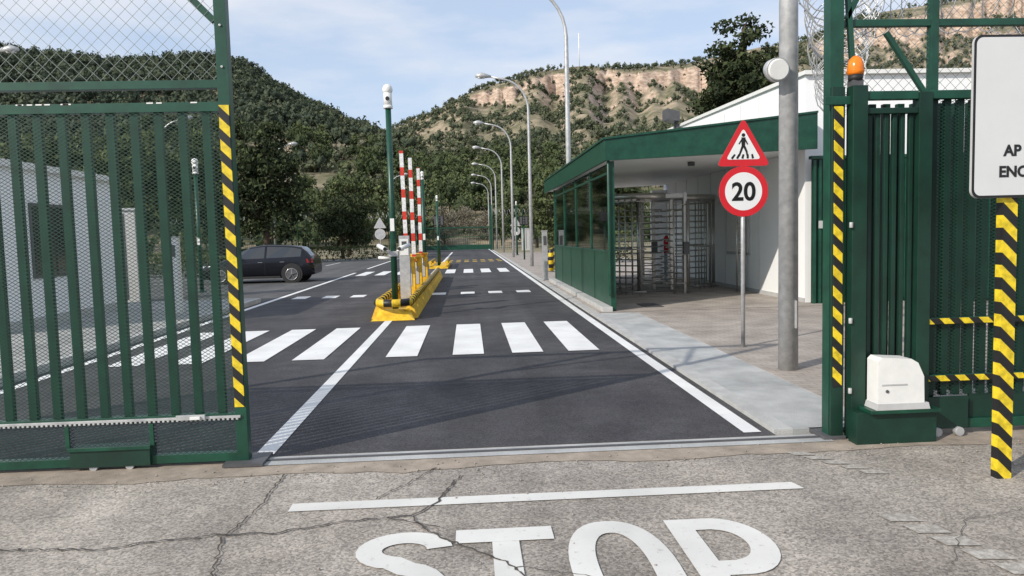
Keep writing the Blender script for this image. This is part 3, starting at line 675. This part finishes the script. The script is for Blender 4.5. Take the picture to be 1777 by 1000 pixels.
# car
def car(cx,cy):
    s=MB('parked_car');L_=4.22
    st=[
    (0,.26,.50,.54,.62,.5),(.06,.2,.60,.64,.76,.6),(.3,.18,.70,.74,.86,.7),(.7,.18,.80,.84,.89,.72),(1.05,.18,.87,.93,.9,.66),
    (1.4,.18,.9,1.14,.9,.62),(1.85,.18,.92,1.36,.9,.6),(2.3,.18,.925,1.42,.9,.6),(2.42,.18,.93,1.425,.9,.6),(2.5,.18,.93,1.425,.9,.6),(3.1,.18,.945,1.40,.9,.59),(3.4,.18,.955,1.375,.9,.58),
    (3.75,.19,.965,1.31,.89,.57),(3.95,.23,.955,1.16,.87,.6),(4.1,.27,.93,.99,.84,.62),(4.18,.3,.83,.88,.8,.6),(4.22,.33,.58,.62,.74,.55)]
    rings=[]
    for (x,zb,be,tp,w_,wt) in st:
        half=[(0,zb),(w_*.86,zb),(w_*.97,zb+.1),(w_,min(.55,be-.05)),(w_*.985,be-.06),(w_*.955,be),(wt+.035,tp-.075) if tp-be>.15 else (w_*.9,be+(tp-be)*.3),(wt,tp-.025) if tp-be>.15 else (w_*.82,be+(tp-be)*.7),(wt*.6,tp),(0,tp+.012)]
        rings.append([(x,-a_,b_) for a_,b_ in half]+[(x,a_,b_) for a_,b_ in half[-2:0:-1]])
    n=len(rings[0]);b0=len(s.v)
    for r_ in rings:
        for p in r_:s.v.append((cx-L_/2+p[0],cy+p[1],p[2]))
    for i in range(len(rings)-1):
        x=st[i][0]
        for j in range(n):
            k_='car'
            side=j in(5,n-6)
            top=j in(6,7,8,n-7,n-8,n-9)
            if side and 1.35<x<3.35 and not(2.4<x<2.45):k_='carglass'
            if side and x==3.4:k_='carglass'
            if top and 1.04<=x<1.8:k_='carglass'
            if j in(7,8,n-8,n-9) and 3.74<x<4.05:k_='carglass'
            s.f.append((b0+i*n+j,b0+i*n+(j+1)%n,b0+(i+1)*n+(j+1)%n,b0+(i+1)*n+j));s.m.append(s.mi(k_));s.sm.append(k_=='car')
    s.f.append(tuple(b0+j for j in range(n))[::-1]);s.m.append(s.mi('car'));s.sm.append(False)
    q=b0+(len(rings)-1)*n;s.f.append(tuple(q+j for j in range(n)));s.m.append(s.mi('car'));s.sm.append(False)
    X=cx-L_/2
    for wx in(.82,3.42):
        for sg in(-1,1):
            y=cy+sg*.9
            s.tube([(X+wx,y-sg*.2,.34),(X+wx,y+sg*.004,.34)],.385,'black',28)
            s.tube([(X+wx,y-sg*.18,.315),(X+wx,y+sg*.02,.315)],.315,'tyre',28)
            s.tube([(X+wx,y+sg*.021,.315),(X+wx,y+sg*.024,.315)],.215,'dgrey',24)
            for a_ in range(5):
                q_=2*math.pi*a_/5+.3;s.beam((X+wx,y+sg*.028,.315),(X+wx+.2*math.cos(q_),y+sg*.028,.315+.2*math.sin(q_)),.055,'rim',.01)
            ring=[(X+wx+.215*math.cos(2*math.pi*a_/20),y+sg*.026,.315+.215*math.sin(2*math.pi*a_/20)) for a_ in range(21)]
            s.tube(ring,.014,'rim',6,False)
    for sg in(-1,1):
        y=cy+sg*.9
        s.box(X+1.45,X+1.57,min(y,y+sg*.14),max(y,y+sg*.14),.92,1.03,'car')
        for dx in(1.28,2.44,3.2):s.box(X+dx,X+dx+.008,min(y-.0,y+sg*.003),max(y,y+sg*.003),.32,.87,'black')
        for dx in(2.2,3.0):s.box(X+dx,X+dx+.16,min(y-.01,y+sg*.015),max(y-.01,y+sg*.015),.77,.79,'rim')
        s.box(X+1.25,X+3.0,min(y-.03,y+sg*.006),max(y-.03,y+sg*.006),.2,.27,'black')
        s.hexa([(X+.1,cy+sg*.6,.58),(X+.5,cy+sg*.862,.62),(X+.5,cy+sg*.872,.62),(X+.1,cy+sg*.76,.58),(X+.12,cy+sg*.6,.68),(X+.55,cy+sg*.86,.73),(X+.55,cy+sg*.87,.73),(X+.12,cy+sg*.765,.68)],'lightw')
        s.hexa([(X+4.0,cy+sg*.5,.73),(X+4.19,cy+sg*.5,.73),(X+4.185,cy+sg*.8,.73),(X+3.98,cy+sg*.868,.73),(X+4.0,cy+sg*.5,.88),(X+4.17,cy+sg*.5,.88),(X+4.16,cy+sg*.79,.88),(X+3.96,cy+sg*.86,.88)],'lightred')
    s.build()
car(-7.9,28.7)

# ------------------------------------------------------------ far gate and fence
s=MB('far_gate');FY=75
for xx in(-4.4,2.3):s.box(xx-.12,xx+.12,FY-.1,FY+.1,0,4.6,'green')
s.box(-4.3,2.2,FY-.03,FY+.03,2.3,2.42,'green');s.box(-4.3,2.2,FY-.04,FY+.04,.12,.6,'green');s.box(-4.3,2.2,FY-.03,FY+.03,1.4,1.46,'green');
for xx in np.arange(-4.3,2.2,.22):s.box(xx,xx+.035,FY-.012,FY+.012,.6,2.3,'green')
s.build()
def bigfence(xa,xb,y,nm='perimeter_fence'):
    s=MB(nm)
    for xx in np.arange(xa,xb,3):
        s.tube([(xx,y,0),(xx,y,3.4),(xx,y-.4,3.9)],.05,'green',6)
    for xx in np.arange(xa,xb,.2):s.box(xx,xx+.018,y-.01,y+.01,.1,3.3,'green_d')
    for zc in np.arange(.2,3.4,.5):s.box(xa,xb,y-.014,y+.014,zc,zc+.03,'green_d')
    n=int((xb-xa)/.5)*8;s.tube([(xa+(xb-xa)*i/n,y-.2+.35*math.cos(i*math.pi/4),3.75+.35*math.sin(i*math.pi/4)) for i in range(n+1)],.02,'wire',3)
    s.build()
bigfence(-50,-4.6,FY);bigfence(2.5,40,FY)

# ------------------------------------------------------------ vegetation
def np_obj(name,V,F,tint,mk,loc=(0,0,0),extra=None):
    me=bpy.data.meshes.new(name);nv=len(V);nf=len(F);k=F.shape[1]
    me.vertices.add(nv);me.vertices.foreach_set('co',V.astype(np.float32).ravel())
    me.loops.add(nf*k);me.loops.foreach_set('vertex_index',F.astype(np.int32).ravel())
    me.polygons.add(nf);me.polygons.foreach_set('loop_start',np.arange(0,nf*k,k,dtype=np.int32))
    at=me.attributes.new('tint','FLOAT','FACE');at.data.foreach_set('value',tint.astype(np.float32))
    me.materials.append(M[mk]);me.update(calc_edges=True);me.validate()
    o=bpy.data.objects.new(name,me);o.location=loc;COL.objects.link(o);return o
def leaves(centers,size,up=.3):
    n=len(centers);a_=np.random.normal(size=(n,3));a_/=np.linalg.norm(a_,axis=1)[:,None]
    b_=np.random.normal(size=(n,3));b_-=a_*(a_*b_).sum(1)[:,None];b_/=np.linalg.norm(b_,axis=1)[:,None]
    s_=size*np.random.uniform(.6,1.3,n)[:,None]
    p0=centers+a_*s_;p1=centers-a_*s_*.5+b_*s_*.7;p2=centers-a_*s_*.5-b_*s_*.7
    V=np.stack([p0,p1,p2],1).reshape(-1,3);F=np.arange(3*n).reshape(-1,3);return V,F
def clumpcloud(nclump,per,cr,rx,ry,rz_,cz,flat=.6,shell=.5):
    d=np.random.normal(size=(nclump,3));d/=np.linalg.norm(d,axis=1)[:,None]
    rr=np.random.uniform(shell,1,nclump)[:,None]
    c_=d*rr*np.array([rx,ry,rz_])+np.array([0,0,cz])
    cl=np.repeat(c_,per,0);e=np.random.normal(size=(nclump*per,3));e/=np.linalg.norm(e,axis=1)[:,None];e*=np.random.uniform(.3,1,(nclump*per,1))
    P=cl+e*cr*np.array([1,1,flat])
    tn=np.clip(.4+.35*e[:,2]+np.repeat(np.random.uniform(-.3,.3,nclump),per)+np.random.uniform(-.12,.12,nclump*per),0,1)  # painted shading: clump tops lighter, undersides darker, plus random tone
    return P,tn,c_
def tree(name,x,y,h,r,mk='leafp',nc=60,per=70,lf=.16,crown0=.35,shape=1.0,z0=0,shell=.5):
    cz=h*(crown0+1)/2;rz_=h*(1-crown0)/2
    P,tn,c_=clumpcloud(nc,per,r*.3,r*.85,r*.85,rz_*.88,cz,shell=shell)
    V,F=leaves(P,lf)
    o=np_obj(name,V,F,tn,mk,(x,y,z0))
    t=MB('trunk_and_limbs');t.tube([(0,0,-.2),(R(-.1,.1),R(-.1,.1),h*.3),(R(-.2,.2),R(-.2,.2),h*.6),(0,0,h*.85)],[h*.03,h*.024,h*.015,h*.005],'bark',8)
    for i in range(0,nc,4):
        q=c_[i];t.tube([(0,0,max(h*.18,min(q[2]-.3*r,h*.75))),(q[0]*.5,q[1]*.5,q[2]-.15*r),tuple(q)],[h*.012,h*.008,h*.003],'bark',5)
    to=t.build(origin=(0,0,0));to.parent=o
    return o
tree('pine_tree',-13.4,50,9.8,3.1,'leafd',90,90,.17,.08,shell=.35)
tree('pine_tree',-17.0,52,9.8,3.2,'leafp',80,90,.17,.12,shell=.35)
tree('pine_tree',-21.5,50,8.8,3.4,'leafp',80,80,.2,.18)
tree('pine_tree',-11.2,70,8.0,2.8,'leafp',70,70,.18,.1)
tree('pine_tree',-29,52,9.5,4,'leafp',70,80,.22,.2)
tree('pine_tree',-33,40,8.5,3.6,'leafp',70,80,.22,.15)
tree('round_tree',-10.0,59.5,5.3,3.0,'leafd',90,90,.12,.08,shell=.3)
tree('round_tree',-6.6,82,5.0,2.4,'leafp',60,60,.15,.05)
tree('pine_tree',6.5,58,6.2,2.2,'leafp',60,60,.16,.05)
tree('pine_tree',9.8,50,7.0,2.6,'leafp',70,70,.17,.1)
tree('pine_tree',12.4,33,11.6,2.3,'leafd',190,100,.13,.22,shell=.1)
tree('pine_tree',14.2,34.5,10.2,2.1,'leafd',120,90,.13,.25,shell=.15)
tree('pine_tree',7.6,82,6.5,2.8,'leafp',60,60,.18,.05)
tree('pine_tree',5.4,90,6,2.4,'leafp',60,60,.18,.05)
for (x,y,h,r) in ((-3.6,110,6,3),(-.6,118,6.5,3.4),(2.6,112,5.6,3),(-6.2,116,6.4,3.2)):tree('bare_reed_tree',x,y,h,r,'leafr',70,60,.12,.02)
tree('round_tree',-18,27,3.4,2.2,'leafp',50,60,.12,.1)
def hedge(x0,x1,y0,y1,h):
    n=int((x1-x0)*(y1-y0+2*h)*110);P=np.random.uniform((x0,y0,0),(x1,y1,h),(n,3))
    side=np.random.rand(n);P[side<.35,1]=y0+np.random.uniform(0,.1,(side<.35).sum());P[(side>.35)&(side<.8),2]=h-np.random.uniform(0,.12,((side>.35)&(side<.8)).sum())
    V,F=leaves(P-np.array([(x0+x1)/2,y0,0]),.085);tn=np.clip(P[:,2]/h*.6+np.random.uniform(-.1,.3,n),0,1)  # hedge shading painted into leaf colour, dark at foot, plus random tone
    np_obj('hedge',V,F,tn,'leafp',((x0+x1)/2,y0,0))
hedge(-22,-6,54.5,55.5,1.0);hedge(-24,-14.5,42,42.8,1.0);hedge(-30,-9.5,34.8,35.6,.9);hedge(3.6,8,36,37,1.6)

# hills -----------------------------------------------------
LP=[(-.9,85),(-.72,66),(-.635,78),(-.56,90),(-.44,104),(-.377,99),(-.32,95),(-.283,108),(-.229,152),(-.166,192),(-.127,213),(-.088,247),(-.04,330),(0,400),(2,400)]
RP=[(-2,330),(-.3,300),(-.13,240),(-.088,213),(-.041,186),(.017,150),(.03,144),(.1,119),(.146,110),(.224,107),(.3,99),(.365,82),(.46,58),(.54,20),(.65,-10),(.75,-40),(1.0,-60),(2,-60)]
def lerp(P,t):
    xs=[p[0] for p in P];ys=[p[1] for p in P];return np.interp(t,xs,ys)
def horz(t): return 403-.026*(t*1280+813-888)
def elev(t,py): return (horz(t)-py)/1280
DL,DR=390.,640.
def sm(a_,b_,x):
    u=min(1,max(0,(x-a_)/(b_-a_)));return u*u*(3-2*u)
def cliffamp(t): 
    return max(sm(-.005,.02,t)*(1-sm(.12,.16,t)),sm(.165,.19,t)*(1-sm(.38,.43,t)),sm(.45,.52,t))
def H(x,y):
    t=x/y
    base=24*sm(92,235,y)
    nz=noise.fractal(Vector((x*.012,y*.012,0)),1.0,2.0,5)
    hl=max(0,elev(t,float(lerp(LP,t)))*DL-5-24);hr=max(0,elev(t,float(lerp(RP,t)))*DR-3-24)
    sl=(y-170)/(DL-170);sr=(y-240)/(DR-240)
    fl=max(0,sl)**1.1 if sl<1 else max(0,1-(sl-1)*1.2)
    c_=cliffamp(t)
    if sr<1:
        s0=.90+.05*noise.noise(Vector((t*22,1.3,0)))+.03*noise.noise(Vector((t*110,4.3,0)));fr=max(0,sr)**1.15
        ca=c_*(.75+.6*noise.noise(Vector((t*45,9.3,0))))
        fr*=1-.17*ca*(1-sm(s0,s0+.02,sr))
        s1=.72+.07*noise.noise(Vector((t*18,7.3,0)))+.02*noise.noise(Vector((t*90,2.3,0)))
        fr*=1-.05*c_*(1-sm(s1,s1+.015,sr))
    else: fr=max(0,1-(sr-1)*1.0)
    h=max(hl*fl,hr*fr)
    amp=6*min(1,max(0,(y-120)/150))*(1 if max(sl if hl*fl>hr*fr else sr,0)<.85 else .35)
    terr=.9*math.sin((base+h)*1.3)*min(1,max(0,(y-150)/60))*(1-c_)
    near=sm(92,130,y)
    return -1.2+base+h+nz*amp+near*1.2+terr
ts=np.linspace(-1.05,1.2,600);ys=np.concatenate([np.linspace(92,240,34),np.linspace(243,660,140),np.linspace(680,950,10)])
V=np.zeros((len(ys)*len(ts),3))
idx=0
for yv in ys:
    for tv in ts:
        xv=tv*yv;V[idx]=(xv,yv,H(xv,yv));idx+=1
nt=len(ts);I=np.arange((len(ys)-1)*nt).reshape(len(ys)-1,nt)[:,:-1].ravel()
F=np.stack([I,I+1,I+1+nt,I+nt],1)
np_obj('hills',V,F,np.zeros(len(F)),'soil')
def pyof(x,y,z_): return horz(x/y)-(z_-1.6)/y*1280

def far_template(nleaf,size,ncl=7):
    cl=np.random.normal(size=(ncl,3));cl/=np.linalg.norm(cl,axis=1)[:,None];cl*=np.random.uniform(.3,.75,(ncl,1))
    P=[];T=[]
    for i in range(nleaf):
        c_=cl[i%ncl];e=np.random.normal(size=3);e/=np.linalg.norm(e);e*=np.random.uniform(.55,1)*.48
        p=c_+e;P.append(p);T.append(np.clip(.35+.25*p[2]+.3*e[2]/.48+np.random.uniform(-.1,.1),0,1))  # crown shading painted per leaf, lighter upwards, plus random tone
    P=np.array(P)*np.array([.42,.42,.4])+np.array([0,0,.55])
    V,F=leaves(P,size)
    b=len(V);k_=.26
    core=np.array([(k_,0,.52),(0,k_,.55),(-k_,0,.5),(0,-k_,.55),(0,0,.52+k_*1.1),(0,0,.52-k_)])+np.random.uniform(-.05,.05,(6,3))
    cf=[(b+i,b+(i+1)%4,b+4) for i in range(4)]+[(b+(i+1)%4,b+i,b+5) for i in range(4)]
    V=np.vstack([V,core]);F=np.vstack([F,np.array(cf)]);T=T+[.25]*4+[0]*4  # core faces coloured dark as painted shade inside the crown
    b=len(V);tv=[]
    for z_,r_ in ((0,.03),(.5,.015)):
        for j in range(3):
            a_=2*math.pi*j/3;tv.append((r_*math.cos(a_),r_*math.sin(a_),z_))
    tf=[]
    for j in range(3):
        tf+= [(b+j,b+(j+1)%3,b+3+j),(b+(j+1)%3,b+3+(j+1)%3,b+3+j)]
    V=np.vstack([V,np.array(tv)]);F=np.vstack([F,np.array(tf)]);T=np.concatenate([T,np.zeros(6)])
    return V,F,T
def forest(name,pts,temps,mk):
    VV=[];FF=[];TT=[];off=0
    for (x,y,z_,h,wf,tn) in pts:
        V,F,T=random.choice(temps);a_=R(0,6.28);c_,s_=math.cos(a_),math.sin(a_)
        W=V.copy();W[:,0]=(V[:,0]*c_-V[:,1]*s_)*h*wf+x;W[:,1]=(V[:,0]*s_+V[:,1]*c_)*h*wf+y;W[:,2]=V[:,2]*h+z_-.2
        VV.append(W);FF.append(F+off);TT.append(np.clip(T*.75+tn,0,1));off+=len(V)
    return np_obj(name,np.vstack(VV),np.vstack(FF),np.concatenate(TT),mk)
lo=[far_template(42,.115) for _ in range(8)];hi=[far_template(260,.06,14) for _ in range(5)]
pts=[];n_=0
while len(pts)<4600 and n_<40000:
    n_+=1
    t=R(-.76,-.07);y=math.sqrt(R(175**2,(DL+12)**2));x=t*y
    hl=elev(t,float(lerp(LP,t)))*DL-29
    if hl<8:continue
    z_=H(x,y);p_=pyof(x,y,z_);dn=noise.noise(Vector((x*.03,y*.03,3)))
    if t>-.36 and p_>222+45*dn and R(0,1)<.8:continue
    pts.append((x,y,z_,R(3.6,6.8),R(.7,1.1),R(-.25,.25)+.2*dn))
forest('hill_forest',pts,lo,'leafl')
pts=[];n_=0
while len(pts)<6000 and n_<60000:
    n_+=1
    t=R(-.2,.82);y=math.sqrt(R(225**2,(DR+15)**2));x=t*y;sr=(y-240)/(DR-240)
    dn=noise.fractal(Vector((x*.014,y*.014,9)),1,2,4)
    dens=.52+dn*1.5
    if y<360:dens+=.2
    if .84<sr<.95 and cliffamp(t)>.4:dens-=.42
    if R(0,1)>dens:continue
    pts.append((x,y,H(x,y),R(1.8,3.8) if R(0,1)<.45 else R(3.8,6.5),R(.8,1.2),R(-.25,.25)))
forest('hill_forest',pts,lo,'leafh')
pts=[];n_=0
while len(pts)<800 and n_<20000:
    n_+=1
    t=R(-.42,.15);y=R(150,330);x=t*y
    if noise.noise(Vector((x*.03,y*.03,5)))<-.15:continue
    pts.append((x,y,H(x,y),R(2,4.2),R(1,1.3),R(.0,.3)))
forest('olive_grove',pts,lo,'leafh')
pts=[];n_=0
while len(pts)<760 and n_<20000:
    n_+=1
    t=R(-.7,.75);y=R(97,205);x=t*y
    if -.06<t<.035 and y<122:continue
    if not(-.08<t<.05) and noise.noise(Vector((x*.04,y*.04,15)))<-.2:continue
    pts.append((x,y,H(x,y),R(4.2,7.8),R(.7,1.05),R(-.15,.28)))
for i in range(60):
    t=R(-.07,.045);y=R(124,190);x=t*y;pts.append((x,y,H(x,y),R(4.5,7.5),R(.75,1.05),R(-.18,.15)))
forest('pine_forest',pts,hi,'leafp')
s=MB('radio_mast');mx_,my_=.155*DR,DR;mz=H(mx_,my_);s.tube([(mx_,my_,mz),(mx_,my_,mz+28)],.35,'signw',6)
for q in(8,16,24):s.box(mx_-1.5,mx_+1.5,my_-.1,my_+.1,mz+q,mz+q+.3,'signw')
s.build()

# ------------------------------------------------------------ sky, sun
travel=Vector((.76,.56,-.56)).normalized();sd=-travel
el=math.asin(sd.z);az=math.atan2(sd.x,sd.y)
w=bpy.data.worlds.new('World');scene.world=w;w.use_nodes=True;N=w.node_tree.nodes;L=w.node_tree.links
bg=N['Background'];bg.inputs[1].default_value=.15
sk=N.new('ShaderNodeTexSky');sk.sky_type='NISHITA';sk.sun_disc=False;sk.sun_elevation=el;sk.sun_rotation=az;sk.air_density=1.0;sk.dust_density=.7;sk.ozone_density=1.5
tc=N.new('ShaderNodeTexCoord');mp=N.new('ShaderNodeMapping');mp.inputs['Scale'].default_value=(1.3,1.3,4.5);mp.inputs['Location'].default_value=(.75,.1,.5);L.new(tc.outputs['Generated'],mp.inputs[0])
n=N.new('ShaderNodeTexNoise');n.inputs['Scale'].default_value=2.4;n.inputs['Detail'].default_value=7;n.inputs['Roughness'].default_value=.5;L.new(mp.outputs[0],n.inputs['Vector'])
r=N.new('ShaderNodeValToRGB');r.color_ramp.elements[0].position=.42;r.color_ramp.elements[1].position=.66;r.color_ramp.elements[0].color=(.08,.08,.08,1);r.color_ramp.elements[1].color=(.85,.85,.85,1);L.new(n.outputs['Fac'],r.inputs[0])
mh=N.new('ShaderNodeMix');mh.data_type='RGBA';mh.inputs[0].default_value=.65;L.new(sk.outputs[0],mh.inputs[6]);mh.inputs[7].default_value=(4.0,4.9,6.4,1)
mx=N.new('ShaderNodeMix');mx.data_type='RGBA';L.new(r.outputs[0],mx.inputs[0]);L.new(mh.outputs[2],mx.inputs[6]);mx.inputs[7].default_value=(6.2,6.2,6.4,1)
L.new(mx.outputs[2],bg.inputs[0])
sl=bpy.data.lights.new('sun','SUN');sl.energy=4.2;sl.angle=math.radians(.55);sl.color=(1,.93,.82)
so=bpy.data.objects.new('sun',sl);so.rotation_euler=travel.to_track_quat('-Z','Y').to_euler();so.location=(-20,-10,30);COL.objects.link(so)

# ------------------------------------------------------------ camera
yaw=math.radians(3.26);pitch=math.radians(4.2);roll=.026
f0=Vector((math.sin(yaw)*math.cos(pitch),math.cos(yaw)*math.cos(pitch),-math.sin(pitch)));r0=Vector((math.cos(yaw),-math.sin(yaw),0));u0=r0.cross(f0)
u=u0*math.cos(roll)+r0*math.sin(roll);rr=r0*math.cos(roll)-u0*math.sin(roll)
cam=bpy.data.cameras.new('camera');cam.sensor_width=36;cam.lens=36*1280/1777;cam.clip_end=6000;cam.clip_start=.05
co=bpy.data.objects.new('camera',cam);m=Matrix((rr,u,-f0)).transposed().to_4x4();m.translation=Vector((0,0,1.6));co.matrix_world=m;COL.objects.link(co);scene.camera=co
scene.view_settings.view_transform='Standard';scene.view_settings.look='None';scene.view_settings.exposure=0
